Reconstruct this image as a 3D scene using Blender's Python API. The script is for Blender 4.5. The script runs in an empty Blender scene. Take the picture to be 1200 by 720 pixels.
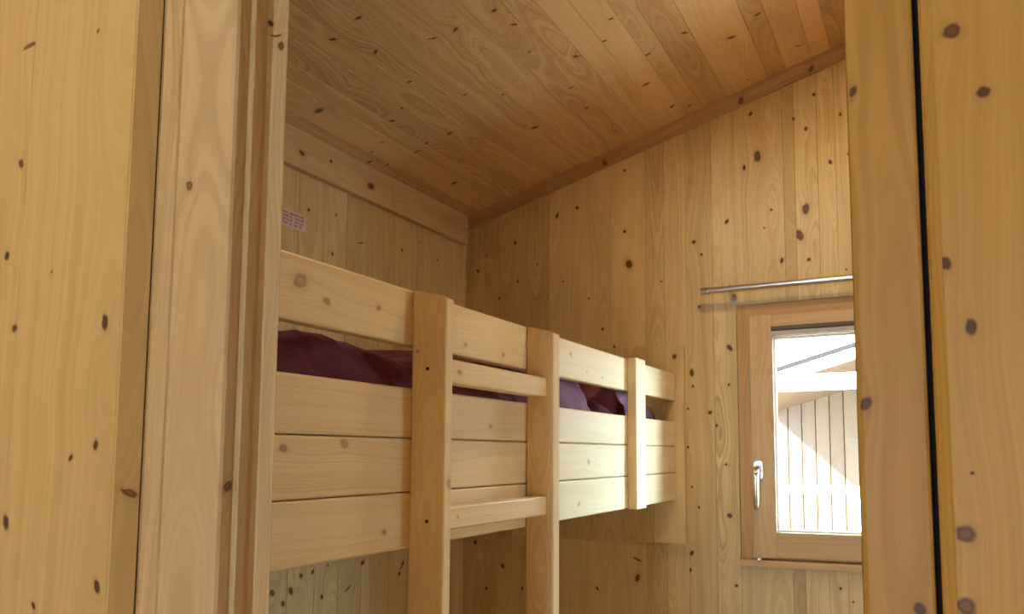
import bpy, math, random
import numpy as np
from mathutils import Vector, Matrix

random.seed(4)
SC = bpy.context.scene
COL = SC.collection

# ------------------------------------------------------------------ measures
CZ = 1.40                 # eye height
D = 2.80                  # far wall plane (y)
XL = -1.89                # left wall plane (x)
XR = 0.80                 # right wall plane (x)
YF = 0.70                 # inner face of the front wall
XB = -0.903               # front plane of the bunk boards
SL = 0.2717               # slope of the ceiling along x
def zc(x): return 2.470 + SL*(x - XL)

# ------------------------------------------------------------------ materials
def new_mat(name):
    m = bpy.data.materials.new(name); m.use_nodes = True
    nt = m.node_tree; nt.nodes.clear()
    out = nt.nodes.new('ShaderNodeOutputMaterial')
    return m, nt, out

def pine(name, light, dark, knot=(0.060, 0.020, 0.005), knot2=(0.21, 0.090, 0.028),
         ring=0.45, streak=0.6, rough=0.5, tonevar=0.35, ringfreq=210.0, halo=0.35, bump=0.15, kop=0.95):
    m, nt, out = new_mat(name)
    N, L = nt.nodes, nt.links
    def math_(op, a, b=None, c=None, clamp=False):
        n = N.new('ShaderNodeMath'); n.operation = op; n.use_clamp = clamp
        for i, v in enumerate((a, b, c)):
            if v is None: continue
            if isinstance(v, (int, float)): n.inputs[i].default_value = v
            else: L.new(v, n.inputs[i])
        return n.outputs[0]
    def attr(nm):
        n = N.new('ShaderNodeAttribute'); n.attribute_name = nm; n.attribute_type = 'GEOMETRY'
        s = N.new('ShaderNodeSeparateXYZ'); L.new(n.outputs['Vector'], s.inputs[0])
        return s.outputs
    def comb(a, b, c):
        n = N.new('ShaderNodeCombineXYZ')
        for i, v in enumerate((a, b, c)):
            if isinstance(v, (int, float)): n.inputs[i].default_value = v
            else: L.new(v, n.inputs[i])
        return n.outputs[0]
    def noise(vec, detail=2.0, r=0.55, scale=1.0):
        n = N.new('ShaderNodeTexNoise'); n.inputs['Scale'].default_value = scale
        n.inputs['Detail'].default_value = detail; n.inputs['Roughness'].default_value = r
        L.new(vec, n.inputs['Vector']); return n.outputs['Fac']
    def remap(v, a, b, c=0.0, d=1.0):
        n = N.new('ShaderNodeMapRange'); n.interpolation_type = 'SMOOTHSTEP'
        L.new(v, n.inputs['Value'])
        for k, x in zip(('From Min', 'From Max', 'To Min', 'To Max'), (a, b, c, d)): n.inputs[k].default_value = x
        return n.outputs[0]
    def mix(f, a, b, mode='MIX'):
        n = N.new('ShaderNodeMix'); n.data_type = 'RGBA'; n.blend_type = mode
        if isinstance(f, (int, float)): n.inputs[0].default_value = f
        else: L.new(f, n.inputs[0])
        for s, v in ((n.inputs[6], a), (n.inputs[7], b)):
            if isinstance(v, tuple): s.default_value = (*v, 1.0)
            else: L.new(v, s)
        return n.outputs[2]
    c1, al, c2 = attr('wc'); kx, ky, kf = attr('wk'); r, tone, seed = attr('wg'); kt, gs, _u = attr('wt')
    nB = noise(comb(math_('MULTIPLY', r, 42.0), math_('MULTIPLY', al, 0.8), math_('MULTIPLY', seed, 31.0)), 2.0)
    nA = noise(comb(math_('MULTIPLY', r, 190.0), math_('MULTIPLY', al, 1.3), math_('MULTIPLY', seed, 57.0)), 3.0, 0.6)
    nF = noise(comb(math_('MULTIPLY', c1, 700.0), math_('MULTIPLY', al, 9.0), math_('MULTIPLY', c2, 700.0)), 2.0)
    nL = noise(comb(math_('MULTIPLY', c1, 5.0), math_('MULTIPLY', al, 1.6), math_('MULTIPLY', seed, 13.0)), 2.0)
    s = math_('ADD', math_('MULTIPLY', r, ringfreq), math_('MULTIPLY', nB, 2.2))
    fr = math_('FRACT', s)
    late = math_('MULTIPLY', remap(fr, 0.25, 0.92), remap(fr, 1.0, 0.93))
    late = math_('MULTIPLY', late, remap(nB, 0.30, 0.72, 0.25, 1.0))
    base = mix(remap(math_('MULTIPLY_ADD', nA, 0.75, math_('MULTIPLY', nB, 0.35)), 0.38, 0.72, 0.0, streak), light, dark)
    base = mix(math_('MULTIPLY', late, math_('MULTIPLY', gs, ring), clamp=True), base, tuple(x*0.62 for x in dark))
    base = mix(remap(nF, 0.35, 0.75, 0.0, 0.16), base, dark)
    # tone of the single plank, and slow variation inside it
    tv = math_('MULTIPLY_ADD', math_('SUBTRACT', tone, 0.5), tonevar*2, math_('MULTIPLY', math_('SUBTRACT', nL, 0.5), 0.5))
    up = remap(tv, 0.0, 0.6); dn = remap(tv, 0.0, -0.6)
    base = mix(up, base, tuple(min(1, x*1.22) for x in light))
    base = mix(math_('MULTIPLY', dn, 0.75), base, tuple(x*0.8 for x in dark))
    # knots
    wob = noise(comb(math_('MULTIPLY', kx, 0.9), math_('MULTIPLY', ky, 0.9), math_('MULTIPLY', kt, 19.0)), 2.0)
    d = math_('SQRT', math_('ADD', math_('MULTIPLY', kf, kf), math_('ADD', math_('MULTIPLY', kx, kx), math_('MULTIPLY', ky, ky))))
    dd = math_('ADD', d, math_('MULTIPLY', math_('SUBTRACT', wob, 0.5), 0.7))
    hal = remap(dd, 3.0, 0.9, 0.0, halo)
    base = mix(hal, base, tuple(a*0.7+b*0.3 for a, b in zip(dark, knot2)))
    core = math_('MULTIPLY', remap(dd, 1.25, 0.65), kop)
    kcol = mix(remap(math_('ADD', d, math_('MULTIPLY', wob, 0.5)), 0.55, 1.15), mix(kt, knot, knot2), knot)
    base = mix(core, base, kcol)
    bs = N.new('ShaderNodeBsdfPrincipled')
    L.new(base, bs.inputs['Base Color'])
    bs.inputs['Roughness'].default_value = rough
    bs.inputs['Specular IOR Level'].default_value = 0.22
    if bump:
        b = N.new('ShaderNodeBump'); b.inputs['Strength'].default_value = bump; b.inputs['Distance'].default_value = 0.002
        L.new(math_('SUBTRACT', math_('ADD', math_('MULTIPLY', nA, 0.6), math_('MULTIPLY', nF, 0.3)), math_('MULTIPLY', late, 0.3)), b.inputs['Height'])
        L.new(b.outputs[0], bs.inputs['Normal'])
    L.new(bs.outputs[0], out.inputs[0])
    return m

def plain(name, col, rough=0.5, metal=0.0, noise_amt=0.06, scale=30.0, spec=0.5):
    m, nt, out = new_mat(name); N, L = nt.nodes, nt.links
    bs = N.new('ShaderNodeBsdfPrincipled')
    tc = N.new('ShaderNodeTexCoord'); n = N.new('ShaderNodeTexNoise'); n.inputs['Scale'].default_value = scale
    n.inputs['Detail'].default_value = 3
    L.new(tc.outputs['Object'], n.inputs['Vector'])
    mx = N.new('ShaderNodeMix'); mx.data_type = 'RGBA'
    mx.inputs[6].default_value = (*[c*(1-noise_amt) for c in col], 1); mx.inputs[7].default_value = (*[min(1, c*(1+noise_amt)) for c in col], 1)
    L.new(n.outputs['Fac'], mx.inputs[0]); L.new(mx.outputs[2], bs.inputs['Base Color'])
    bs.inputs['Specular IOR Level'].default_value = spec
    bs.inputs['Roughness'].default_value = rough; bs.inputs['Metallic'].default_value = metal
    L.new(bs.outputs[0], out.inputs[0]); return m

M = {}
M['wall']  = pine('pine_wall', (0.67, 0.485, 0.232), (0.51, 0.325, 0.125), ring=0.40, streak=0.8, tonevar=0.42)
M['left']  = pine('pine_left_wall', (0.67, 0.485, 0.232), (0.51, 0.325, 0.125), ring=0.40, streak=0.8, tonevar=0.42)
M['ceil']  = pine('pine_ceiling', (0.68, 0.425, 0.178), (0.49, 0.255, 0.085), ring=0.5, streak=0.8, tonevar=0.50, rough=0.42)
M['bunk']  = pine('pine_bunk', (0.77, 0.60, 0.335), (0.67, 0.475, 0.220), ring=0.28, streak=0.6, tonevar=0.2, rough=0.4, halo=0.3, kop=0.6, knot=(0.16, 0.075, 0.03), knot2=(0.36, 0.21, 0.10))
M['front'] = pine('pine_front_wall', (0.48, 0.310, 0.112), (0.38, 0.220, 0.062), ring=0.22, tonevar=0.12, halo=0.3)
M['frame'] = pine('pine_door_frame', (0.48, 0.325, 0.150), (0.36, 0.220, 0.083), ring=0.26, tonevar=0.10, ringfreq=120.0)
M['win2']  = pine('pine_window_frame_amber', (0.52, 0.29, 0.105), (0.38, 0.185, 0.052), ring=0.35, tonevar=0.1)
M['frame_shaded'] = pine('pine_door_frame_shaded', (0.40, 0.205, 0.038), (0.28, 0.130, 0.018), ring=0.35, tonevar=0.12, ringfreq=120.0)  # darker copy of the frame pine: dimmer light on the right jamb, as colour
M['front_shaded'] = pine('pine_front_wall_shaded', (0.44, 0.235, 0.048), (0.34, 0.165, 0.028), ring=0.22, tonevar=0.12, halo=0.3)  # darker copy of the front wall pine, painting the dimmer right side
M['mould'] = pine('pine_moulding', (0.46, 0.255, 0.110), (0.32, 0.155, 0.058), ring=0.4, tonevar=0.2)
M['win']   = pine('pine_window', (0.58, 0.36, 0.165), (0.44, 0.24, 0.09), ring=0.35, tonevar=0.1)
M['trim']  = pine('pine_trim', (0.64, 0.43, 0.21), (0.49, 0.29, 0.12), ring=0.3, tonevar=0.12)
M['floor'] = pine('pine_floor', (0.56, 0.37, 0.19), (0.42, 0.24, 0.10), ring=0.3, tonevar=0.3)
M['out']   = pine('larch_cladding', (0.056, 0.0255, 0.0098), (0.037, 0.0155, 0.0052), ring=0.35, tonevar=0.3)
M['steel'] = plain('brushed_steel', (0.55, 0.48, 0.42), 0.28, 1.0)
M['nickel'] = plain('satin_nickel', (0.72, 0.70, 0.68), 0.25, 1.0)
M['dkslot'] = plain('dark_brown_vent', (0.10, 0.055, 0.032), 0.6)
M['grey']  = plain('lit_bevel_grey', (0.42, 0.34, 0.27), 0.6)  # pale grey paints the outside light on the top rail bevel
M['white'] = plain('white_paint', (0.82, 0.82, 0.80), 0.5)
M['roofgrey'] = plain('grey_metal_edge', (0.0080, 0.0068, 0.0058), 0.9, spec=0.05)
M['paper'] = plain('label_paper', (0.62, 0.47, 0.40), 0.6)
M['ink']   = plain('label_print', (0.16, 0.045, 0.035), 0.6)
M['ground'] = plain('pale_gravel', (0.66, 0.65, 0.60), 0.9, noise_amt=0.1, scale=8)
M['lampw'] = plain('lamp_white', (0.8, 0.78, 0.72), 0.4)
M['plaster'] = plain('hall_panel', (0.50, 0.37, 0.22), 0.7)
M['screw_gap'] = plain('screw_and_gap_shade', (0.03, 0.016, 0.012), 0.8, spec=0.1)  # dark of the screws, also the painted shade in the jamb gap

def fabric(name, col, col2):
    m, nt, out = new_mat(name); N, L = nt.nodes, nt.links
    bs = N.new('ShaderNodeBsdfPrincipled'); tc = N.new('ShaderNodeTexCoord')
    n = N.new('ShaderNodeTexNoise'); n.inputs['Scale'].default_value = 9; n.inputs['Detail'].default_value = 4
    L.new(tc.outputs['Object'], n.inputs['Vector'])
    mx = N.new('ShaderNodeMix'); mx.data_type = 'RGBA'; mx.inputs[6].default_value = (*col, 1); mx.inputs[7].default_value = (*col2, 1)
    L.new(n.outputs['Fac'], mx.inputs[0]); L.new(mx.outputs[2], bs.inputs['Base Color'])
    bs.inputs['Roughness'].default_value = 0.75
    bs.inputs['Sheen Weight'].default_value = 0.12; bs.inputs['Sheen Roughness'].default_value = 0.4
    bs.inputs['Sheen Tint'].default_value = (0.7, 0.25, 0.45, 1)
    n2 = N.new('ShaderNodeTexNoise'); n2.inputs['Scale'].default_value = 45; n2.inputs['Detail'].default_value = 3
    L.new(tc.outputs['Object'], n2.inputs['Vector'])
    b = N.new('ShaderNodeBump'); b.inputs['Strength'].default_value = 0.35; b.inputs['Distance'].default_value = 0.004
    L.new(n2.outputs['Fac'], b.inputs['Height']); L.new(b.outputs[0], bs.inputs['Normal'])
    L.new(bs.outputs[0], out.inputs[0]); return m
M['maroon'] = fabric('maroon_cotton', (0.095, 0.011, 0.024), (0.150, 0.024, 0.046))

def glass_mat():
    m, nt, out = new_mat('window_glass'); N, L = nt.nodes, nt.links
    t = N.new('ShaderNodeBsdfTransparent'); t.inputs[0].default_value = (0.95, 0.97, 0.97, 1)
    g = N.new('ShaderNodeBsdfGlossy'); g.inputs['Roughness'].default_value = 0.02
    fz = N.new('ShaderNodeFresnel'); fz.inputs['IOR'].default_value = 1.06
    mx = N.new('ShaderNodeMixShader'); L.new(fz.outputs[0], mx.inputs[0]); L.new(t.outputs[0], mx.inputs[1]); L.new(g.outputs[0], mx.inputs[2])
    L.new(mx.outputs[0], out.inputs[0]); return m
M['glass'] = glass_mat()

# ------------------------------------------------------------------ wood bodies
class Wood:
    """growth-ring field of one piece of timber: axis 'a' runs along the grain"""
    def __init__(self, a, seed, pith, knots=(), tone=0.5, wob=0.006, gs=1.0):
        self.a, self.seed, self.pith, self.knots, self.tone, self.wob = a, seed, pith, knots, tone, wob
        self.gs = gs
        self.rs = np.random.RandomState(int(seed*9973) % 100000)
        self.ph = self.rs.uniform(0, 6.28, 6); self.fq = self.rs.uniform(1.2, 3.6, 6)
    def fields(self, P):
        a = self.a; b, c = [i for i in range(3) if i != a]
        A, B, C = P[:, a], P[:, b], P[:, c]
        w = self.wob
        ob = w*(np.sin(self.fq[0]*A*2+self.ph[0]) + .5*np.sin(self.fq[1]*A*5+self.ph[1]) + .25*np.sin(self.fq[2]*A*11+self.ph[2]))
        oc = w*(np.sin(self.fq[3]*A*2+self.ph[3]) + .5*np.sin(self.fq[4]*A*5+self.ph[4]))*1.6
        r = np.hypot(B - self.pith[0] + ob, C - self.pith[1] + oc)
        best = np.full(len(P), 1e9); keep = np.zeros(len(P), bool); K = np.full((len(P), 3), 9.0); K[:, 2] = 0.0; T = np.full((len(P), 3), 0.3); T[:, 1] = self.gs
        for kn in self.knots:                     # pb or pc None: the axis the knot runs along; a 7th entry limits it
            pb, pa, pc, R, st, ty = kn[:6]
            if pc is None: x = B - pb
            else: x = C - pc
            y = A - pa
            r = r + R*1.1*np.exp(-((x/(2.3*R))**2 + (y/(5.5*R))**2))
            an = (pa*37.0) % 1.4 - .7
            kx, ky = (x*math.cos(an) + y*math.sin(an))/R, (y*math.cos(an) - x*math.sin(an))/(R*st); d = kx*kx + ky*ky
            near = d < best
            if len(kn) > 6: near &= ((B if pb is None else C) > kn[6][0]) & ((B if pb is None else C) < kn[6][1])
            best[near] = d[near]
            K[near, 0] = kx[near]; K[near, 1] = ky[near]; T[near, 0] = ty; keep[near] = (d < np.where(True, max(5.0, (.0145/R)**2), 0))[near]
        far = ~keep
        K[far, 0] = 0.0; K[far, 1] = 0.0; K[far, 2] = 12.0
        wc = np.stack([B + self.seed*3.1, A + self.seed*7.7, C], 1)
        wg = np.stack([r, np.full(len(P), self.tone), np.full(len(P), self.seed)], 1)
        return wc, K, wg, T

class Body:
    """collects grids and prisms, then links them as ONE mesh object"""
    def __init__(self): self.v, self.f, self.at, self.n = [], [], [], 0
    def add(self, P, F, wood=None, tf=None, G=None):
        P = np.asarray(P, float)
        if wood is None: wood = Wood(2, 0.5, (0.3, 0.3))
        at = wood.fields(P if G is None else np.asarray(G, float))
        if tf: P = np.array([tf(p) for p in P])
        self.v.append(P); self.at.append(at)
        self.f += [tuple(i + self.n for i in f) for f in F]; self.n += len(P)
    def box(self, lo, hi, wood=None):
        (x0, y0, z0), (x1, y1, z1) = lo, hi
        P = [(x0,y0,z0),(x1,y0,z0),(x1,y1,z0),(x0,y1,z0),(x0,y0,z1),(x1,y0,z1),(x1,y1,z1),(x0,y1,z1)]
        self.add(P, [(0,3,2,1),(4,5,6,7),(0,1,5,4),(1,2,6,5),(2,3,7,6),(3,0,4,7)], wood)
    def prism(self, prof, axis, a0, a1, wood=None, step=0.02, sub=0.012, tf=None, caps=True):
        """closed profile swept along an axis; a1 may be a function of the profile point"""
        pts = []
        n = len(prof)
        for i in range(n):
            p, q = np.array(prof[i], float), np.array(prof[(i+1) % n], float)
            k = max(1, int(math.ceil(np.hypot(*(q-p))/sub)))
            for j in range(k): pts.append(p + (q-p)*j/k)
        pts = np.array(pts); m = len(pts)
        f0 = a0 if callable(a0) else (lambda b, c: a0)
        f1 = a1 if callable(a1) else (lambda b, c: a1)
        e0 = np.array([f0(*p) for p in pts]); e1 = np.array([f1(*p) for p in pts])
        ns = max(1, int(math.ceil(np.max(np.abs(e1-e0))/step)))
        P = np.zeros((m*(ns+1), 3)); b, c = [i for i in range(3) if i != axis]
        for s in range(ns+1):
            t = s/ns; sl = slice(s*m, (s+1)*m)
            P[sl, b] = pts[:, 0]; P[sl, c] = pts[:, 1]; P[sl, axis] = e0*(1-t) + e1*t
        # keep normals outward
        area = sum(prof[i][0]*prof[(i+1) % n][1] - prof[(i+1) % n][0]*prof[i][1] for i in range(n))
        flip = (area < 0) ^ (axis == 1)
        F = []
        for s in range(ns):
            for i in range(m):
                j = (i+1) % m
                q = (s*m+i, s*m+j, (s+1)*m+j, (s+1)*m+i)
                F.append(q[::-1] if flip else q)
        if caps:
            lo = tuple(range(m)); hi = tuple(range(ns*m, ns*m+m))
            F.append(lo if flip else lo[::-1]); F.append(hi[::-1] if flip else hi)
        self.add(P, F, wood, tf)
    def build(self, name, mat, parent=None, mats=None, smooth=False):
        V = np.concatenate(self.v); lo, hi = V.min(0), V.max(0)
        loc = np.array([(lo[0]+hi[0])/2, (lo[1]+hi[1])/2, lo[2]])
        me = bpy.data.meshes.new(name); me.from_pydata((V - loc).tolist(), [], self.f); me.materials.append(mat)
        for k, nm in enumerate(('wc', 'wk', 'wg', 'wt')):
            A = np.concatenate([t[k] for t in self.at]).astype(np.float32)
            at = me.attributes.new(nm, 'FLOAT_VECTOR', 'POINT'); at.data.foreach_set('vector', A.ravel())
        if smooth: me.polygons.foreach_set('use_smooth', [True]*len(me.polygons))
        me.update()
        return link(name, me, loc, parent)

def link(name, me, loc, parent=None):
    o = bpy.data.objects.new(name, me); COL.objects.link(o)
    if parent is not None:
        o.parent = parent; o.location = Vector(loc) - WL[parent.name]
        WL[o.name] = Vector(loc)
    else:
        o.location = loc; WL[o.name] = Vector(loc)
    return o
WL = {}
def thing(name, label, cat, loc, group=None):
    o = bpy.data.objects.new(name, None); COL.objects.link(o); o.location = loc; WL[o.name] = Vector(loc)
    o.empty_display_size = 0.1
    return tag(o, label, cat, group)
def tag(o, label, cat, group=None):
    o['label'] = label; o['category'] = cat
    if group: o['group'] = group
    return o
def struct(o, label=None, cat=None):
    o['kind'] = 'structure'
    if label: o['label'] = label
    if cat: o['category'] = cat
    return o

def rrect(b0, b1, c0, c1, r=0.002, seg=2):
    """rectangle with rounded arrises"""
    pts = []
    for (cb, cc, a) in ((b1-r, c0+r, -90), (b1-r, c1-r, 0), (b0+r, c1-r, 90), (b0+r, c0+r, 180)):
        for k in range(seg+1):
            t = math.radians(a + 90*k/seg); pts.append((cb + r*math.cos(t), cc + r*math.sin(t)))
    return pts

def board(lo, hi, axis, seed, knots=(), r=0.0025, tone=0.5, pith=None, wob=0.006, a1=None, step=0.009, body=None):
    b, c = [i for i in range(3) if i != axis]
    rs = random.Random(int(seed*1000))
    if pith is None:
        pith = ((lo[b]+hi[b])/2 + rs.uniform(-.05, .05), (lo[c]+hi[c])/2 + rs.choice((-1, 1))*rs.uniform(.03, .10))
    w = Wood(axis, seed, pith, knots, tone, wob)
    B = body or Body()
    B.prism(rrect(lo[b], hi[b], lo[c], hi[c], r), axis, lo[axis], a1 or hi[axis], w, step, .009)
    return B

def planks(O, U, V, Nn, edges, vr, knots, seed, step=0.009, groove=0.0022, depth=0.003, tonef=None, holes=(), rk=True,
           kmul=0.0056, body=None, vstep=None, gsf=None, spike=False):
    """a face clad in planks running along V. vr(u) gives the v range; holes = [(u0,u1,v0,v1)]; knots = (u,v,size)"""
    Bd = body or Body(); O, U, V, Nn = [np.array(x, float) for x in (O, U, V, Nn)]
    rs = np.random.RandomState(int(seed*1000)+7)
    vstep = vstep or step
    for i in range(len(edges)-1):
        u0, u1 = edges[i], edges[i+1]
        wd = u1-u0; tone = rs.uniform(0.1, 0.9) if tonef is None else tonef(i, rs)
        kl = []
        for (ku, kv, s) in knots:
            if u0 - .004 <= ku <= u1 + .004:
                R = kmul*s; st = rs.uniform(.8, 1.9)
                if spike: st = rs.uniform(.28, .6); R *= 1.35
                if s == 1.8: st = .22; R *= 1.6
                kl.append((ku, kv, None, R, st, 0.0 if s < 1.25 else rs.uniform(.15, .6)))
        if rk:
            vl, vh = vr((u0+u1)/2)
            for _ in range(rs.poisson(1.2*(vh-vl))):
                kl.append((rs.uniform(u0+.01, u1-.01), rs.uniform(vl, vh), None, kmul*rs.uniform(.4, .9), rs.uniform(1, 1.6), 0.1))
        sg = rs.uniform(0.05, 0.95)
        # fields in (u, v, n) space: grain axis 1
        W = Wood(1, sg, ((u0+u1)/2 + rs.uniform(-.6, .6)*wd, -rs.uniform(.015, .09)), kl, tone, 0.006, rs.uniform(.4, 1.5) if gsf is None else gsf(i))
        cuts = sorted({u0, u1, *[h for H in holes for h in H[:2] if u0 < h < u1]})
        for a, b in zip(cuts[:-1], cuts[1:]):
            us = [a] + ([a+groove] if a == u0 else []); lead = us[-1]; tail = b-groove if b == u1 else b
            k = max(1, int(math.ceil((tail-lead)/step)))
            us += [lead + (tail-lead)*j/k for j in range(1, k+1)]
            if b == u1: us.append(b)
            us = np.array(us); ns = np.zeros(len(us))
            if a == u0: ns[0] = -depth
            if b == u1: ns[-1] = -depth
            mid = (a+b)/2
            bands = [(None, None)]
            hs = sorted([H for H in holes if H[0] - 1e-6 <= mid <= H[1] + 1e-6], key=lambda H: H[2])
            if hs:
                bands = []; prev = None
                for H in hs: bands.append((prev, H[2])); prev = H[3]
                bands.append((prev, None))
            for (v0, v1) in bands:
                lo = np.array([vr(u)[0] if v0 is None else v0 for u in us]); hi = np.array([vr(u)[1] if v1 is None else v1 for u in us])
                nv = max(1, int(math.ceil((hi-lo).max()/vstep)))
                T = np.linspace(0, 1, nv+1)[:, None]
                vv = lo[None]*(1-T) + hi[None]*T
                uu = np.repeat(us[None], nv+1, 0); nn = np.repeat(ns[None], nv+1, 0)
                G = np.stack([uu, vv, nn], -1).reshape(-1, 3)
                P = O + G[:, :1]*U + G[:, 1:2]*V + G[:, 2:]*Nn
                m = len(us)
                flip = np.dot(np.cross(U, V), Nn) < 0
                F = []
                for s in range(nv):
                    for j in range(m-1):
                        q = (s*m+j, s*m+j+1, (s+1)*m+j+1, (s+1)*m+j)
                        F.append(q[::-1] if flip else q)
                Bd.add(P, F, W, G=G)
    return Bd

# ------------------------------------------------------------------ the room
FARK = [[-1.435,2.433,1.0],[-1.339,2.455,1.0],[-1.641,2.339,1.0],[-0.589,2.73,1.0],[-0.618,2.517,1.0],[-0.566,2.554,2.0],[-0.691,2.312,1.0],[-0.826,2.246,1.2],[-0.347,2.76,1.0],[-0.294,2.488,1.0],[-0.253,2.665,0.7],[-0.517,2.336,0.7],[-0.545,2.268,0.6],[-0.387,2.322,2.0],[-0.415,2.225,2.2],[-0.226,2.51,1.0],[-1.12,2.585,0.8],[-1.121,2.325,1.0],[-0.425,2.679,0.7],[-0.379,2.632,1.0],[-1.103,2.185,2.2],[-1.222,1.925,1.0],[-1.17,1.843,0.9],[-0.902,1.788,1.3],[-0.842,1.724,1.3],[-0.838,1.671,0.8],[-0.694,1.671,0.6],[-0.689,1.814,1.3],[-0.771,1.566,1.3],[-0.859,1.583,0.7],[-0.746,1.515,0.8],[-0.711,1.366,0.7],[-0.861,1.433,0.7],[-0.701,1.173,1.5],[-0.852,1.026,1.1],[-0.858,0.962,0.8],[-0.679,0.914,1.0],[-1.077,0.992,1.8],[-1.077,0.919,1.4],[-0.821,1.201,0.6],[-0.847,1.279,0.7],[-0.795,2.192,0.8],[-0.482,2.134,1.0],[-0.382,2.127,1.0],[-0.249,2.076,0.6],[-0.808,1.984,0.7],[-1.83,1.029,1.0],[-1.692,0.934,1.3],[-1.832,2.231,0.8],[-1.788,2.296,0.6],[-1.72,2.096,0.7],[-1.626,2.164,0.6],[-1.405,2.143,0.6],[-1.285,2.058,0.5],[-0.964,2.1,0.6],[-0.304,0.927,0.7],[-0.262,0.883,0.6],[-1.529,2.23,0.5],[-1.772,0.836,0.8],[-1.596,0.847,0.7],[-1.25,0.868,0.7]]
LEFTK = [[1.862,2.23,1.2],[1.987,2.251,0.8],[1.975,2.108,1.1],[2.111,2.183,1.8],[2.348,2.217,1.0],[2.578,2.234,0.7],[2.456,2.279,0.6],[1.763,0.983,1.5],[1.837,0.976,1.6],[1.878,1.018,1.2],[1.928,1.023,1.2],[1.971,0.935,1.1],[1.807,0.942,1.3],[2.094,0.943,1.8],[2.165,1.022,1.2],[2.389,0.989,1.1],[2.369,0.953,1.1],[1.994,1.035,0.8],[2.687,2.203,0.6]]
CEILK = [[-1.23,1.748,1.3],[-1.092,1.848,1.0],[-1.106,1.759,1.0],[-0.83,2.027,1.0],[-0.855,2.032,1.0],[-0.913,2.112,1.0],[-0.767,2.254,1.0],[-0.826,2.284,1.2],[-0.691,2.268,1.2],[-0.684,2.098,1.0],[-0.568,2.412,1.5],[-0.617,2.412,0.7],[-0.891,2.441,1.5],[-0.863,2.657,1.2],[-0.808,2.707,1.0],[-1.313,2.374,1.4],[-1.243,2.434,1.0],[-1.55,2.171,1.6],[-1.59,2.71,1.0],[-1.738,2.474,1.5],[-1.113,2.41,1.0],[-1.102,2.255,1.0],[-1.118,2.136,1.0],[-1.015,2.115,1.2],[-1.098,2.64,1.0],[-0.583,2.714,1.0],[-0.38,2.647,1.2],[-0.466,2.359,1.2],[-1.756,1.759,1.6],[-1.85,2.104,1.2],[-1.823,2.17,1.3],[-1.637,1.966,1.1],[-1.695,2.18,1.5],[-1.639,2.16,1.2],[-1.741,2.039,0.8],[-1.8,2.06,0.8],[-1.569,1.933,0.8],[-1.3,1.734,1.3],[-1.503,1.549,1.2],[-1.454,1.668,1.1],[-1.398,1.533,1.2],[-1.269,1.926,0.9],[-1.469,1.844,0.9],[-1.291,2.117,0.8],[-1.382,2.024,0.8],[-1.119,1.988,0.8],[-1.608,1.734,0.9]]

# far wall, with the opening for the window
WX0, WX1, WZ0, WZ1 = -0.661, 0.161, 0.987, 1.977
fe = [XL, -1.79, -1.724, -1.623, -1.472, -1.32, -1.184, -1.034, -0.95, -0.86, -0.751, -0.659, -0.468, -0.425, -0.34, -0.276, -0.12, 0.03, 0.17, 0.30, 0.45, 0.58, 0.69, XR]
ftone = {11: .35, 12: .05, 13: .6, 10: .62, 1: .25}
B = planks((0, D, 0), (1, 0, 0), (0, 0, 1), (0, -1, 0), fe, lambda u: (0.0, zc(u)+.002), FARK, 0.31, kmul=.0066, holes=[(WX0, WX1, WZ0, WZ1)],
           groove=0.0014, depth=0.0022, tonef=lambda i, rs: ftone.get(i, rs.uniform(.2, .8)), rk=False, gsf=lambda i: {10: 2.2, 12: 1.6, 13: 1.5, 1: 1.4}.get(i, .7 + .5*((i*7) % 5)/5))
for lo, hi in (((XL-.08, D+.003, -.02), (WX0, D+.09, zc(WX0))), ((WX1, D+.003, -.02), (XR+.08, D+.09, zc(XR))),
               ((WX0, D+.003, -.02), (WX1, D+.09, WZ0)), ((WX0, D+.003, WZ1), (WX1, D+.09, zc(WX1)))):
    B.box(lo, hi)
struct(B.build('wall_far', M['wall']), 'far wall of vertical pine planks with the window', 'wall')

le = [YF, .82, .95, 1.07, 1.2, 1.33, 1.46, 1.58, 1.70, 1.821, 1.934, 2.042, 2.157, 2.309, 2.481, 2.635, 2.789]
B = planks((XL, 0, 0), (0, 1, 0), (0, 0, 1), (1, 0, 0), le, lambda u: (0.0, 2.36), LEFTK, 0.77, groove=0.0014, depth=0.0022, rk=False,
           tonef=lambda i, rs: {9: .42, 11: .2, 10: .6}.get(i, rs.uniform(.3, .7)))
B.box((XL-.09, YF-.08, -.02), (XL-.003, D+.09, 2.47))
struct(B.build('wall_left', M['left']), 'left wall of vertical pine planks behind the bunk', 'wall')

ce = sorted([-0.347 + .163*k for k in range(-9, 8)]); ce = [x for x in ce if XL+.03 < x < XR-.02]; ce = [XL] + ce + [XR]; rc = random.Random(8)
ce = sorted(ce + [a + rc.uniform(.055, .105) for a, b in zip(ce[:-1], ce[1:]) if b-a > .15 and rc.random() < .7])
cl = math.sqrt(1+SL*SL); Uc = np.array([1, 0, SL]); Nc = np.array([SL, 0, -1])/cl
def ctone(i, rs): return rs.uniform(.15, .85)
B = planks((0, 0, 2.470 - SL*XL), Uc, (0, 1, 0), Nc, ce, lambda u: (YF, D), CEILK, 0.53, groove=0.0022, depth=0.003, tonef=ctone, rk=False, spike=True, kmul=.0068)
v = [(x, y, zc(x)+dz) for dz in (.005, .10) for (x, y) in ((XL-.1, YF-.09), (XR+.1, YF-.09), (XR+.1, D+.3), (XL-.1, D+.3))]
B.add(v, [(0,3,2,1),(4,5,6,7),(0,1,5,4),(1,2,6,5),(2,3,7,6),(3,0,4,7)])
struct(B.build('ceiling', M['ceil']), 'sloping ceiling of knotty pine boards', 'ceiling')

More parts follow.
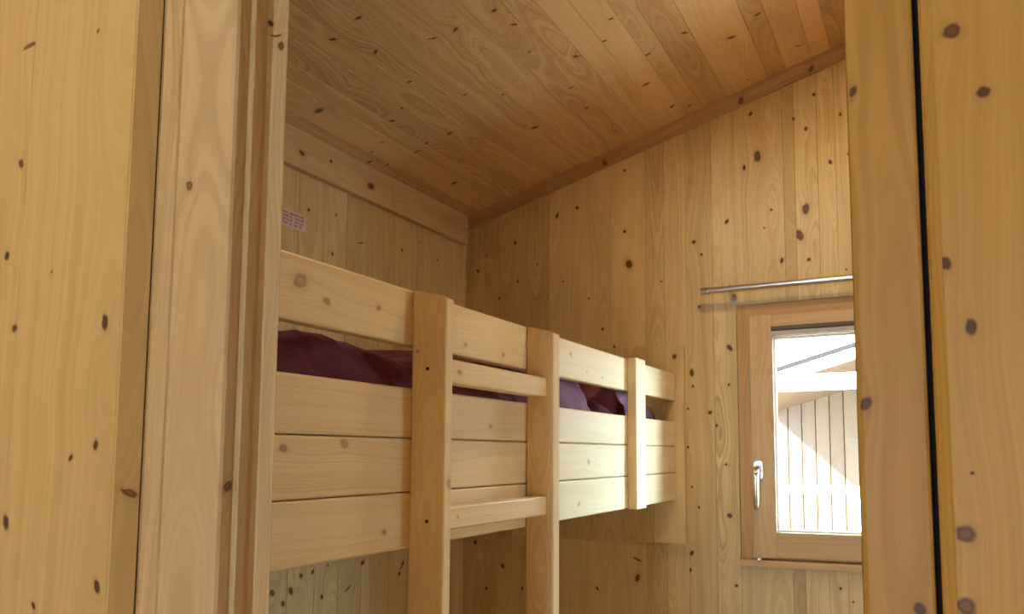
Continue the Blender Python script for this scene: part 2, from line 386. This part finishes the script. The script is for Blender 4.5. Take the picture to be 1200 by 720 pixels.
B = planks((0, 0, 0), (0, 1, 0), (1, 0, 0), (0, 0, 1), [YF + .14*i for i in range(16)], lambda u: (XL, XR), [], 0.2, step=.03)
B.box((XL-.1, YF-.1, -.08), (XR+.1, D+.1, -.004))
struct(B.build('floor', M['floor']), 'pine board floor', 'floor')
RW = (1.55, 1.75, 1.40, 1.60)                                 # unseen opening added in the right wall to light the bunk front
B = planks((XR, 0, 0), (0, 1, 0), (0, 0, 1), (-1, 0, 0), [YF + .15*i for i in range(15)], lambda u: (0, zc(XR)), [], 0.9, step=.03, holes=[(RW[0], RW[1], RW[2], RW[3])])
for lo, hi in (((YF-.08, -.02), (RW[0], zc(XR))), ((RW[1], -.02), (D+.09, zc(XR))), ((RW[0], -.02), (RW[1], RW[2])), ((RW[0], RW[3]), (RW[1], zc(XR)))):
    B.box((XR+.003, lo[0], lo[1]), (XR+.09, hi[0], hi[1]))
struct(B.build('wall_right', M['wall']), 'right wall of vertical pine planks', 'wall')

# moulding between far wall and ceiling (runs up the slope)
prof = [(D-.001, -.048), (D-.010, -.046), (D-.020, -.036), (D-.030, -.018), (D-.033, -.006), (D-.033, .004), (D-.001, .004)]
B = Body(); B.prism(prof, 0, XL+.001, XR-.001, Wood(0, .41, (D+.03, -.06), [(D-.02, -.62, None, .007, 1.6, .6), (D-.02, -.35, None, .006, 1.6, .6), (D-.02, -1.2, None, .006, 1.6, .6)], .5), step=.015,
                    tf=lambda p: (p[0], p[1], p[2] + zc(p[0])))
struct(B.build('trim_1', M['mould']), 'sloping pine moulding between far wall and ceiling', 'trim')
# horizontal board on top of the left wall
B = Body(); pr = [(XL+.001, 2.346), (XL+.024, 2.346), (XL+.026, 2.348), (XL+.026, zc(XL+.026)-.002), (XL+.001, zc(XL)-.002)]
B.prism(pr, 1, YF+.002, 2.25, Wood(1, .67, (XL-.03, 2.38), [(None, 1.80, 2.40, .008, 1.5, .2), (None, 1.93, 2.42, .006, 1.2, .1), (None, 2.13, 2.40, .012, 1.5, .4)], .5), step=.009, sub=.008)
B.prism(pr, 1, 2.2515, D-.034, Wood(1, .23, (XL-.05, 2.42), (), .62), step=.02)
struct(B.build('trim_2', M['trim']), 'horizontal pine board along the top of the left wall', 'trim')

# ------------------------------------------------------------------ front wall and door frame
HZ = 2.12                                                    # top of the door opening
AK = [(-1.166,1.816,1.0),(-0.943+.012,1.894,.5),(-1.014,1.977,.4),(-0.967,1.574,1.1),(-1.157,1.58,1.0),(-1.082,1.652,.4),(-0.972,1.417,.9),(-0.955,1.242,1.0),(-1.148,1.315,1.2),(-1.02,1.401,.6),(-1.078,1.21,.6),(-1.185,1.685,1.0),(-1.165,1.99,1.8)]
AX = -0.937
B = planks((0, .62, 0), (1, 0, 0), (0, 0, 1), (0, -1, 0), [-2.25, -1.9, -1.55, -1.152, AX], lambda u: (0, 3.2), AK, 0.15, groove=.0012, depth=.0012, rk=False,
           tonef=lambda i, rs: (.5, .5, .42, .62)[i], kmul=.0055)
B.prism([(-2.25, .6208), (AX, .6208), (-.9350, .6215), (-.9205, .6440), (-.9205, .6448), (AX-.0002, .6496), (AX-.0002, .70), (-2.25, .70)], 2, 0, 3.2, Wood(2, .37, (AX+.03, .60), [(-.926, 1.357, None, .0035, 2.2, .8)], .4), sub=.01)
struct(B.build('wall_front', M['front']), 'pine wall panel left of the doorway', 'wall')
BK = [(.030,1.732,1.6),(.050,1.678,1.2),(.018,1.547,1.0),(.034,1.496,1.0),(.024,1.341,1.7),(.022,1.288,1.7),(.030,1.386,.4),(.012,1.325,.6)]
PX = 0.0063
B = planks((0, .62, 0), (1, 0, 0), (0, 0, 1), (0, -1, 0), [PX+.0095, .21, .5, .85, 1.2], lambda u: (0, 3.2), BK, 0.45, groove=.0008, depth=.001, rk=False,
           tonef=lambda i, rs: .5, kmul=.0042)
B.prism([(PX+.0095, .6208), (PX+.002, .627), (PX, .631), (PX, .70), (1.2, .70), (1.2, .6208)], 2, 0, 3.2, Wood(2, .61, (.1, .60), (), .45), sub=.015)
struct(B.build('wall_front_right', M['front_shaded']), 'pine wall panel right of the doorway', 'wall')
B = planks((0, .62, 0), (1, 0, 0), (0, 0, 1), (0, -1, 0), [AX, -.7, -.45, -.2, PX+.0095], lambda u: (HZ+.12, 3.2), [], 0.55, rk=False)
B.box((AX, .6235, HZ+.12), (PX+.009, .70, 3.2))
struct(B.build('wall_front_header', M['front']), 'pine wall above the doorway', 'wall')

# left jamb: moulded section, seen from its room-side corner outwards
jl = [(AX+.0005, .6995), (AX+.0005, .651), (-.9195, .6462), (-.9165, .6440), (-.9135, .6490), (-.9110, .6425), (-.895, .6395), (-.880, .6345), (-.8630, .6300), (-.8600, .6335), (-.8575, .6295), (-.8540, .6290), (-.7785, .6290),
      (-.7720, .6298), (-.7665, .6315), (-.7640, .6345), (-.7640, .6490), (-.7630, .6497), (-.7582, .6498), (-.7566, .6508), (-.7566, .6690), (-.7552, .6755), (-.7530, .6768), (-.7330, .6768), (-.7319, .6775), (-.7340, .6800), (-.7580, .7020), (-.765, .6995)]
B = Body(); B.prism(jl, 2, 0, HZ, Wood(2, .52, (-.815, .70), [(-.835, 1.738, None, .0052, 1.25, .75), (None, 1.367, .642, .0052, 1.3, .6, (-.7660, -.75)), (-.742, 1.924, None, .0045, 1.5, .5), (None, 1.955, .672, .004, 1.0, 0.0)], .55, wob=.008), step=.008, sub=.005)
struct(B.build('trim_3', M['frame']), 'moulded pine door jamb on the left of the doorway', 'door frame')
# right jamb board with a shadow gap before the wall panel
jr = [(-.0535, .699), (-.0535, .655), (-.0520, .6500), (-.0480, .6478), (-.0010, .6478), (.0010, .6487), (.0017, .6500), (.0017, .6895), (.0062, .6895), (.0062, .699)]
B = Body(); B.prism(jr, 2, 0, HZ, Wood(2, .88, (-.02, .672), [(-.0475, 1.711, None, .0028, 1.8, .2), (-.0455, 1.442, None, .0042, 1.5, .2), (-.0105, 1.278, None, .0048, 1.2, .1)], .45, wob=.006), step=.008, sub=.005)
t4 = struct(B.build('trim_4', M['frame_shaded']), 'pine door jamb on the right of the doorway', 'door frame')
B = Body(); B.box((.0019, .6850, .001), (.0061, .6893, HZ-.001)); B.build('gap_shade_strip', M['screw_gap'], t4)  # dark strip paints the shade deep in the gap
B = Body(); B.prism([(.6470, HZ+.001), (.6470, HZ+.119), (.699, HZ+.119), (.699, HZ+.001)], 0, AX+.002, .0, Wood(0, .3, (.6, HZ), (), .5))
struct(B.build('trim_5', M['frame']), 'pine door head above the doorway', 'door frame')

# hall on the camera's side
HX0, HX1, HY0, HT = -2.25, 1.2, -5.0, 2.75
B = Body(); B.box((HX0, HY0, -.08), (HX1, .60, -.003)); struct(B.build('floor_hall', M['floor']))
B = Body(); B.box((HX0, HY0, HT), (HX1, .6195, HT+.08)); struct(B.build('ceiling_hall', M['plaster']))
B = Body(); B.box((HX0-.08, HY0, -.02), (HX0, .619, HT)); struct(B.build('wall_hall_left', M['plaster']))
B = Body(); B.box((HX1, HY0, -.02), (HX1+.08, .70, HT)); struct(B.build('wall_hall_right', M['plaster']))
B = Body()
DX0, DX1, DZ0, DZ1 = -1.02, .14, .68, 1.62                     # unseen opening added at the hall's end as daylight fill
for lo, hi in (((HX0, HY0-.08, -.02), (DX0, HY0, HT)), ((DX1, HY0-.08, -.02), (HX1, HY0, HT)), ((DX0, HY0-.08, -.02), (DX1, HY0, DZ0)), ((DX0, HY0-.08, DZ1), (DX1, HY0, HT))): B.box(lo, hi)
struct(B.build('wall_hall_back', M['plaster']))

# ------------------------------------------------------------------ bunk bed
bunk = thing('bunk_bed', 'pale pine upper bunk with a guard rail and three side boards along the left wall', 'bunk bed', ((XB-.5), 1.75, 1.063))
RAILK = [(0.877,1.679,1.9),(0.934,1.656,1.0),(1.06,1.668,.8),(1.336,1.639,.7),(1.49,1.636,.7),(0.854,1.414,1.0),(0.983,1.423,1.2),(1.088,1.266,.8),(1.847,1.682,1.0),(2.065,1.638,.6),(1.954,1.644,.5),(1.964,1.383,1.2),(1.899,1.267,1.0),(1.438,1.468,.8)]
Y0, Y1 = .738, 2.768
def side(z0, z1, seed, nm, tone):
    kn = [(None, y, z, .0062*s, 1.3, .9 if s > 1.1 else .4) for (y, z, s) in RAILK if z0 < z < z1]
    return board((XB-.030, Y0, z0), (XB, Y1, z1), 1, seed, kn, .0042, tone).build(nm, M['bunk'], bunk)
side(1.613, 1.720, .21, 'guard_rail', .6)
side(1.4365, 1.531, .46, 'side_board', .55); side(1.3352, 1.4350, .71, 'side_board', .5); side(1.230, 1.3337, .93, 'side_board', .5)
# short post on the front, and the two end panels
board((XB+.0005, 2.268, 1.228), (-.871, 2.357, 1.7215), 2, .34, (), .003, .05, pith=(-.885, 2.21)).build('post', M['bunk'], bunk)
def end_panel(y0, y1, seed):
    B = Body(); x0, x1, z0, z1 = XL+.004, -.8655, 1.064, 1.838
    n = 8; xs = [x0 + (x1-x0)*i/n for i in range(n+1)]
    rs = random.Random(int(seed*100))
    for i in range(n):
        kn = [(u, v, None, .0068*s, 1.3, .3) for (u, v, s) in FARK if xs[i] < u < xs[i+1] and z0+.01 < v < z1-.01]
        a1 = z1
        if i == n-1: a1 = lambda b, c: z1 - max(0, .016 - math.sqrt(max(0, .016**2 - max(0, b-(x1-.016))**2)))
        B.prism(rrect(xs[i], xs[i+1]-.0006, y0, y1, .0012), 2, z0, a1, Wood(2, seed+.07*i, ((xs[i]+xs[i+1])/2+rs.uniform(-.05,.05), y1+.03), kn, rs.uniform(.3, .7)), .02)
    return B.build('end_panel', M['wall'], bunk)
end_panel(2.770, 2.7985, .12); end_panel(.7025, .7355, .62)
board((XL+.004, Y0, 1.40), (XB-.032, Y1, 1.44), 1, .83, (), .003, .5).build('bed_base', M['bunk'], bunk)

# ladder: two planks on edge and rungs let in between them
lad = thing('bunk_ladder', 'pale pine ladder of two upright planks and rungs on the bunk front', 'ladder', (-.865, 1.395, 0))
def stringer(y0, y1, xf, seed, kn):
    x0 = XB+.0008
    def top(b, c):
        t = (b-x0)/(xf-x0); z = 1.7205 - .018*t
        e = max(0, b-(xf-.008)); f = max(0, c-(y1-.006)); return z - e*e*60 - f*f*60
    B = Body(); B.prism(rrect(x0, xf, y0, y1, .004), 2, .001, top, Wood(2, seed, ((x0+xf)/2, y0-.06), kn, .45), .009, .008)
    o = B.build('stringer', M['bunk'], lad)
    return o
s1 = stringer(1.155, 1.180, -.8245, .27, [(-.8885, 1.60, None, .0030, 1.2, 0), (None, 1.351, 1.171, .0075, 1.3, .9)])
s2 = stringer(1.599, 1.634, -.8285, .58, [])
ZR = [(1.543, 1.590), (1.260, 1.305), (.974, 1.020), (.689, .735), (.404, .450)]
for i, (a, b) in enumerate(ZR):
    kn = {0: [(None, 1.235, 1.566, .005, 1.6, .6)], 1: [(None, 1.235, 1.283, .0035, 1.0, 0)]}.get(i, [])
    board((-.884, 1.1806, a), (-.8475, 1.5985, b), 1, .15+.13*i, kn, .004, .6).build('rung', M['bunk'], lad)
def screw(x, y, z):
    B = Body(); n = 14; pts = [(x+.0035*math.cos(6.2832*k/n), z+.0035*math.sin(6.2832*k/n)) for k in range(n)]
    B.prism(pts, 1, y-.0008, y+.0006); return B.build('screw', M['screw_gap'], s1)
screw(-.865, 1.155, 1.566); screw(-.861, 1.155, 1.281)

# ------------------------------------------------------------------ bedding
def lump(name, x0, x1, y0, y1, zb, hf, disp, nx=90, ny=260, ex=3.2, mat='maroon', round_y=.10, round_x=.06):
    V, F = [], []
    def edge(t, L, r):                              # 0 at the border, 1 past the rounding radius
        d = min(t, 1-t)*L
        return 1.0 if d >= r else math.sqrt(max(0, 1-(1-d/r)**2))
    for i in range(ny+1):
        ty = .5-.5*math.cos(math.pi*i/ny); ty = .35*ty + .65*i/ny; y = y0+(y1-y0)*ty
        for j in range(nx+1):
            tx = .5-.5*math.cos(math.pi*j/nx); x = x0+(x1-x0)*tx
            e = edge(tx, x1-x0, round_x)*edge(ty, y1-y0, round_y)
            z = zb + (hf(x, y)-zb)*e
            dx, dy, dz = disp(x, y, z, e)
            V.append((x+dx, y+dy, max(zb, z+dz)))
    m = nx+1
    for i in range(ny):
        for j in range(nx): F.append((i*m+j, i*m+j+1, (i+1)*m+j+1, (i+1)*m+j))
    # flat underside
    rim = [j for j in range(m)] + [i*m+nx for i in range(1, ny+1)] + [ny*m+j for j in range(nx-1, -1, -1)] + [i*m for i in range(ny-1, 0, -1)]
    F.append(tuple(rim[::-1]))
    me = bpy.data.meshes.new(name)
    c = Vector(((x0+x1)/2, (y0+y1)/2, zb))
    me.from_pydata([tuple(Vector(p)-c) for p in V], [], F); me.materials.append(M[mat])
    me.polygons.foreach_set('use_smooth', [True]*(len(F)-1)+[False]); me.update()
    return link(name, me, c)
def interp(x, tab):
    for (a, fa), (b, fb) in zip(tab[:-1], tab[1:]):
        if x <= b:
            t = max(0, (x-a)/(b-a)); t = t*t*(3-2*t); return fa+(fb-fa)*t
    return tab[-1][1]
HD = [(.76, 1.600), (.86, 1.603), (1.00, 1.614), (1.15, 1.612), (1.26, 1.603), (1.38, 1.640), (1.6, 1.650), (1.9, 1.655), (2.2, 1.640)]
def hduvet(x, y):
    return interp(y, HD) + .05*max(0, (-1.05-x))*.4 + .006*math.sin(9*x+5*y) + .004*math.sin(21*y+7*x)
def ddisp(x, y, z, e):
    f = math.sin(40*y + 24*(z-1.5)*3 + 2*math.sin(5*y)) ; g = math.sin(23*y - 60*(z-1.53) + 1.3)
    h = math.sin(95*y + 70*(z-1.5) + 3*math.sin(9*y + 14*x)); q = math.sin(61*y - 130*(z-1.5) + 2*math.sin(7*y))
    k = .005*f*abs(f) + .006*g*max(0, g) + .0045*max(0, h)**2 - .0035*max(0, q)**3
    return (k*(1 if x > -1.2 else .3), 0, .12*k)
tag(lump('duvet', XL+.03, -.938, .775, 2.12, 1.441, hduvet, ddisp, round_x=.075), 'long crumpled dark maroon duvet behind the guard rail, nearer the doorway', 'duvet')
def hpil(x, y):
    t = (y-2.135)/(2.70-2.135); return 1.640 + .045*math.sin(math.pi*min(1, max(0, t))) + .006*math.sin(30*y+11*x)
def pdisp(x, y, z, e):
    g = math.sin(46*(y + .9*(z-1.53)) + .6)
    k = .010*g*abs(g) + .004*math.sin(70*(y-.5*z)) + .005*max(0, math.sin(105*(y+1.1*z) + 2*math.sin(13*y)))**2
    return (k, 0, .2*k)
tag(lump('pillow', XL+.25, -.9385, 2.135, 2.745, 1.441, hpil, pdisp, nx=80, ny=160, round_x=.09, round_y=.16), 'plump maroon pillow at the far end of the upper bunk by the window wall', 'pillow')

# ------------------------------------------------------------------ notice on the left wall
st = tag(link('notice_sticker', (lambda me: (me.from_pydata([(0,-.0765,-.0285),(0,.0765,-.0285),(0,.0765,.0285),(0,-.0765,.0285),(.001,-.0765,-.0285),(.001,.0765,-.0285),(.001,.0765,.0285),(.001,-.0765,.0285)], [],
     [(0,3,2,1),(4,5,6,7),(0,1,5,4),(1,2,6,5),(2,3,7,6),(3,0,4,7)]), me.materials.append(M['paper']), me)[-1])(bpy.data.meshes.new('notice_sticker')), (XL+.0003, 1.775, 2.176)),
     'small pale notice with rows of dark red print high on the left wall', 'sticker')
rows = [[(-.9, -.42), (-.36, -.02), (.10, .98)], [(-.95, -.5), (-.44, .0), (.08, .26), (.36, .98)], [(-.9, -.5), (-.4, .02), (.10, .26), (.40, .60), (.68, .92)], [(-.95, -.45), (-.3, .0), (.10, .26), (.36, .56), (.66, .84)]]
for ri, row in enumerate(rows):
    B = Body(); zr = 2.176 + .0185 - .0118*ri; rs = random.Random(ri)
    for (a, b) in row:
        y = 1.775 + a*.071; ye = 1.775 + b*.071
        while y < ye - .002:                       # letters: an upright and one or two bars each
            w = rs.choice((.0042, .0048, .0052)); h = .0038
            B.box((XL+.0014, y, zr-h), (XL+.0017, y+.0014, zr+h))
            for dz in rs.sample((-.0031, 0, .0031), 2): B.box((XL+.0014, y+.0014, zr+dz-.0007), (XL+.0017, y+w-.0008, zr+dz+.0007))
            if rs.random() < .6: B.box((XL+.0014, y+w-.0014, zr-h*rs.choice((0, 1))), (XL+.0017, y+w-.0006, zr+h))
            y += w+.0006
    B.build('print_line', M['ink'], st)

# ------------------------------------------------------------------ window
win = bpy.data.objects.new('window_1', None); COL.objects.link(win); win.location = (-.25, D, WZ0); WL['window_1'] = Vector((-.25, D, WZ0))
struct(win, 'small pine framed casement window in the far wall', 'window')
def ringframe(nm, ox0, ox1, oz0, oz1, w, y0, y1, r, mat, parent, wt=None, wb=None, tone=.5):
    wt = wt or w; wb = wb or w; B = Body()
    board((ox0, y0, oz0), (ox0+w, y1, oz1), 2, .33, (), r, tone, body=B); board((ox1-w, y0, oz0), (ox1, y1, oz1), 2, .66, (), r, tone, body=B)
    board((ox0+w+.0004, y0+.0003, oz1-wt), (ox1-w-.0004, y1, oz1), 0, .44, (), r, tone, body=B); board((ox0+w+.0004, y0+.0003, oz0), (ox1-w-.0004, y1, oz0+wb), 0, .9, (), r, tone, body=B)
    return B.build(nm, mat, parent)
ringframe('window_frame', WX0+.001, WX1-.001, WZ0+.001, WZ1-.001, .062, D+.004, D+.085, .002, M['win2'], win, tone=.35)
sash = ringframe('sash', -.609, .109, 1.026, 1.925, .090, D-.028, D+.05, .005, M['win'], win, wt=.086, wb=.094, tone=.55)
B = Body(); B.prism([(D-.006, WZ0+.001), (D-.030, WZ0+.003), (D-.032, WZ0+.008), (D-.032, 1.013), (D-.029, 1.016), (D-.006, 1.018)], 0, WX0+.001, WX1-.001, Wood(0, .77, (D, .95), (), .5))
B.build('window_sill', M['win'], win)
B = Body(); B.box((-.521, D+.010, 1.115), (.021, D+.016, 1.842)); B.build('glass', M['glass'], win)
B = Body()                                            # pale glazing bead round the pane
for lo, hi in (((-.519, D-.012, 1.121), (-.512, D+.009, 1.838)), ((.012, D-.012, 1.121), (.019, D+.009, 1.838)), ((-.511, D-.012, 1.121), (.011, D+.009, 1.128)), ((-.511, D-.012, 1.832), (.011, D+.009, 1.838))): B.box(lo, hi)
B.build('glazing_bead', M['white'], win)
B = Body(); B.prism(rrect(D-.040, D-.0285, 1.8625, 1.8790, .005), 0, -.522, .022); B.build('vent', M['dkslot'], win)
B = Body(); B.prism(rrect(D-.036, D-.0285, 1.843, 1.8615, .003), 0, -.520, .020); B.build('lit_bevel', M['grey'], win)  # grey strip stands for the top rail's bevel lit from outside
# handle
def lathe_y(B, x, z, prof, n=24):
    P, F = [], []
    for (y, r) in prof: P += [(x+r*math.cos(6.28319*k/n), y, z+r*math.sin(6.28319*k/n)) for k in range(n)]
    for s in range(len(prof)-1):
        for k in range(n): F.append((s*n+k, s*n+(k+1) % n, (s+1)*n+(k+1) % n, (s+1)*n+k))
    F.append(tuple(range(n))[::-1]); F.append(tuple(range((len(prof)-1)*n, len(prof)*n))); B.add(P, F)
def tube(B, pts, n=14, squash=1.0):
    P, F = [], []; pv = [Vector(p[:3]) for p in pts]
    for i, p in enumerate(pv):
        t = (pv[min(i+1, len(pv)-1)] - pv[max(i-1, 0)]).normalized()
        s = t.cross(Vector((0, 0, 1)) if abs(t.z) < .8 else Vector((0, 1, 0))).normalized(); u = s.cross(t)
        for k in range(n):
            a = 6.28319*k/n; P.append(tuple(p + (s*math.cos(a) + u*math.sin(a)*squash)*pts[i][3]))
    for i in range(len(pv)-1):
        for k in range(n): F.append((i*n+k, i*n+(k+1) % n, (i+1)*n+(k+1) % n, (i+1)*n+k))
    F.append(tuple(range(n))[::-1]); F.append(tuple(range((len(pv)-1)*n, len(pv)*n))); B.add(P, F)
hx, hz, hy = -.580, 1.346, D-.0285
B = Body(); B.prism([(hx+a, hz+b) for a, b in rrect(-.0165, .0165, -.034, .034, .012, 6)], 1, hy-.010, hy+.0005)
hd = B.build('handle', M['nickel'], win, smooth=False)
B = Body(); tube(B, [(hx, hy-.006, hz+.006, .0098), (hx, hy-.024, hz+.006, .0092), (hx, hy-.040, hz+.005, .0105), (hx, hy-.050, hz-.003, .0115), (hx, hy-.054, hz-.020, .0112), (hx-.001, hy-.054, hz-.05, .0105), (hx-.002, hy-.052, hz-.09, .0105), (hx-.003, hy-.047, hz-.120, .0100), (hx-.004, hy-.041, hz-.138, .0085), (hx-.004, hy-.038, hz-.143, .004)], 18)
lv = B.build('lever', M['nickel'], None, smooth=True)
lv.parent = hd; lv.location = WL[lv.name] - WL[hd.name]
B = Body(); lathe_y(B, -.583, 1.0215, [(D-.050, .004), (D-.048, .010), (D-.030, .011)]); B.build('hinge_cap', M['nickel'], win)

# curtain rod over the window
RY, RZ, RR = 2.742, 2.031, .0112
rod = thing('curtain_rod', 'slim brushed steel curtain rod on brackets above the window', 'curtain rod', (-.25, D, RZ))
B = Body(); tube(B, [(-.775, RY, RZ, RR), (.275, RY, RZ, RR)], 20); B.build('pole', M['steel'], rod, smooth=False)
for sx in (-.783, .275):
    B = Body(); tube(B, [(sx, RY, RZ, .0118), (sx+.002, RY, RZ, .0132), (sx+.030, RY, RZ, .0132), (sx+.032, RY, RZ, .0118)], 20); B.build('end_cap', M['steel'], rod)
for bx in (-.668, .168):
    B = Body()
    tube(B, [(bx, RY, RZ-.010, .0075), (bx, RY+.008, RZ-.022, .0085), (bx, RY+.030, RZ-.030, .0095), (bx, D-.004, RZ-.032, .0095)], 14)
    B.prism([(bx+a, RZ-.032+b) for a, b in rrect(-.012, .012, -.021, .021, .006, 4)], 1, D-.006, D-.0004)
    tube(B, [(bx-.003, RY-.001, RZ+.010, .0050), (bx-.003, RY-.001, RZ+.017, .0045)], 10)
    B.build('bracket', M['steel'], rod)

# ------------------------------------------------------------------ outside
B = Body(); B.box((-14, D+.12, -.62), (14, 30, -.50)); struct(B.build('ground', M['ground']), 'pale ground outside', 'ground')
cab = thing('neighbouring_cabin', 'timber cabin with white roof edge and sunlit vertical boards seen through the window', 'cabin', (.8, 7.5, -.5))
CE = [-2.6 + .133*i for i in range(46)]
B = planks((0, 7.5, 0), (1, 0, 0), (0, 0, 1), (0, -1, 0), CE, lambda u: (-.5, 2.0+.276*(u+1.03)-.02 if u > -1.5 else 1.86), [], 0.66, step=.045, groove=.007, depth=.012, vstep=.1)
B.box((-2.6, 7.515, -.5), (3.5, 7.6, 1.8)); B.build('cladding', M['out'], cab)
def zr(x): return 2.010 + .276*(x+1.024)
def slab(nm, x0, x1, y0, y1, d0, d1, mat):
    B = Body(); P = [(x, y, zr(x)+d) for d in (d0, d1) for (x, y) in ((x0, y0), (x1, y0), (x1, y1), (x0, y1))]
    B.add(P, [(0,3,2,1),(4,5,6,7),(0,1,5,4),(1,2,6,5),(2,3,7,6),(3,0,4,7)], Wood(0, .3, (0, 0))); return B.build(nm, mat, cab)
slab('roof', -1.45, 3.6, 5.56, 8.2, -.075, -.004, M['out'])
slab('fascia', -1.47, 3.6, 5.50, 5.555, -.085, -.006, M['white'])
slab('roof_edge', -1.49, 3.62, 5.46, 8.2, -.005, .024, M['roofgrey'])
B = Body(); B.box((-1.40, 5.485, 1.868), (3.4, 5.56, 1.984)); B.build('beam', M['white'], cab)
B = Body(); B.box((-1.6, 5.49, 1.126), (-.418, 5.54, 1.180)); 
for px in (-1.55, -.43): B.box((px-.03, 5.488, -.5), (px+.03, 5.545, 1.125))
B.box((-1.6, 5.50, .1), (-.46, 5.53, .14)); B.build('railing', M['white'], cab)
B = Body(); B.box((1.2, 5.49, -.5), (1.3, 5.555, 1.867)); B.build('porch_post', M['white'], cab)

# ------------------------------------------------------------------ lamps
LX, LY = -.38, 1.90; LZ = zc(LX)
lamp = thing('ceiling_lamp', 'round white ceiling lamp flush under the sloping ceiling of the bunk room', 'lamp', (LX, LY, LZ-.03))
tl = Matrix.Rotation(-math.atan(SL), 4, 'Y')
def disc(nm, r0, r1, h0, h1, mat, par, c):
    n = 32; P = []; F = []
    for (r, h) in ((r0, h0), (r1, h1)):
        for k in range(n): P.append(tuple(Vector(c) + tl @ Vector((r*math.cos(6.28319*k/n), r*math.sin(6.28319*k/n), h))))
    for k in range(n): F.append((k, (k+1) % n, n+(k+1) % n, n+k))
    F.append(tuple(range(n))[::-1]); F.append(tuple(range(n, 2*n)))
    B = Body(); B.add(P, F); return B.build(nm, mat, par)
disc('housing', .085, .085, -.030, -.003, M['lampw'], lamp, (LX, LY, LZ))
def area(nm, loc, rot, size, power, col):
    l = bpy.data.lights.new(nm, 'AREA'); l.shape = 'DISK'; l.size = size; l.energy = power; l.color = col
    o = bpy.data.objects.new(nm, l); COL.objects.link(o); o.location = loc; o.rotation_euler = rot; return o
pl = bpy.data.lights.new('bulb_light', 'POINT'); pl.energy = 2.0; pl.color = (1.0, .82, .55); pl.shadow_soft_size = .055
po = bpy.data.objects.new('bulb_light', pl); COL.objects.link(po); po.location = (LX+.03, LY, LZ-.12)
area('room_lamp_light', (LX+.012, LY, LZ-.05), (0, -math.atan(SL), 0), .13, 8.0, (1.0, .77, .46))
hl = thing('hall_fill_lamp', 'round white fill lamp added under the unseen hall ceiling behind the viewer', 'lamp', (-1.55, -.25, HT-.03))  # unseen lamp added to light the door frame from the left
tl = Matrix.Identity(4)
disc('housing', .13, .13, -.024, -.0005, M['lampw'], hl, (-1.55, -.25, HT)); disc('diffuser', .10, .115, -.032, -.0245, M['lampw'], hl, (-1.55, -.25, HT))
area('hall_fill_light', (-1.55, -.25, HT-.045), (0, 0, 0), .22, 9.0, (1.0, .82, .50))

def portal(nm, loc, rot, sx, sy):
    l = bpy.data.lights.new(nm, 'AREA'); l.shape = 'RECTANGLE'; l.size = sx; l.size_y = sy; l.cycles.is_portal = True
    o = bpy.data.objects.new(nm, l); COL.objects.link(o); o.location = loc; o.rotation_euler = rot
portal('window_portal', (-.25, D+.12, 1.48), (math.radians(-90), 0, 0), .80, .95)
portal('fill_opening_portal', (XR+.1, (RW[0]+RW[1])/2, (RW[2]+RW[3])/2), (0, math.radians(90), 0), RW[3]-RW[2], RW[1]-RW[0])
portal('hall_fill_portal', ((DX0+DX1)/2, HY0-.1, (DZ0+DZ1)/2), (math.radians(90), 0, 0), DX1-DX0, DZ1-DZ0)

sun = bpy.data.lights.new('sun', 'SUN'); sun.energy = 115.0; sun.angle = math.radians(.6); sun.color = (1.0, .95, .86)
so = bpy.data.objects.new('sun', sun); COL.objects.link(so)
so.rotation_euler = Vector((.6, 1.0, -.544)).to_track_quat('-Z', 'Y').to_euler()

w = bpy.data.worlds.new('sky'); SC.world = w; w.use_nodes = True
bg = w.node_tree.nodes['Background']; bg.inputs[0].default_value = (.47, .735, 1.0, 1); bg.inputs[1].default_value = 48.0

# ------------------------------------------------------------------ camera
cam = bpy.data.cameras.new('camera'); co = bpy.data.objects.new('camera', cam); COL.objects.link(co)
yaw, pitch, roll = 0.39642581, 0.08627749, -0.0049853
fw = Vector((-math.sin(yaw)*math.cos(pitch), math.cos(yaw)*math.cos(pitch), math.sin(pitch)))
rt = Vector((math.cos(yaw), math.sin(yaw), 0)); up = rt.cross(fw)
r2 = rt*math.cos(roll) + up*math.sin(roll); u2 = -rt*math.sin(roll) + up*math.cos(roll)
mw = Matrix.Identity(4)
for i in range(3): mw[i][0], mw[i][1], mw[i][2] = r2[i], u2[i], -fw[i]
mw.translation = (0, 0, CZ); co.matrix_world = mw
cam.sensor_width = 36; cam.lens = 26.22794; cam.shift_x = -.09975; cam.shift_y = .08264; cam.clip_start = .02
SC.camera = co

vs = SC.view_settings; vs.view_transform = 'Standard'; vs.look = 'None'; vs.gamma = 1; vs.exposure = 0.25; vs.use_curve_mapping = False
SC.cycles.max_bounces = 14; SC.cycles.diffuse_bounces = 8; SC.cycles.transparent_max_bounces = 12
SC.cycles.use_denoising = True; SC.cycles.sample_clamp_indirect = 6
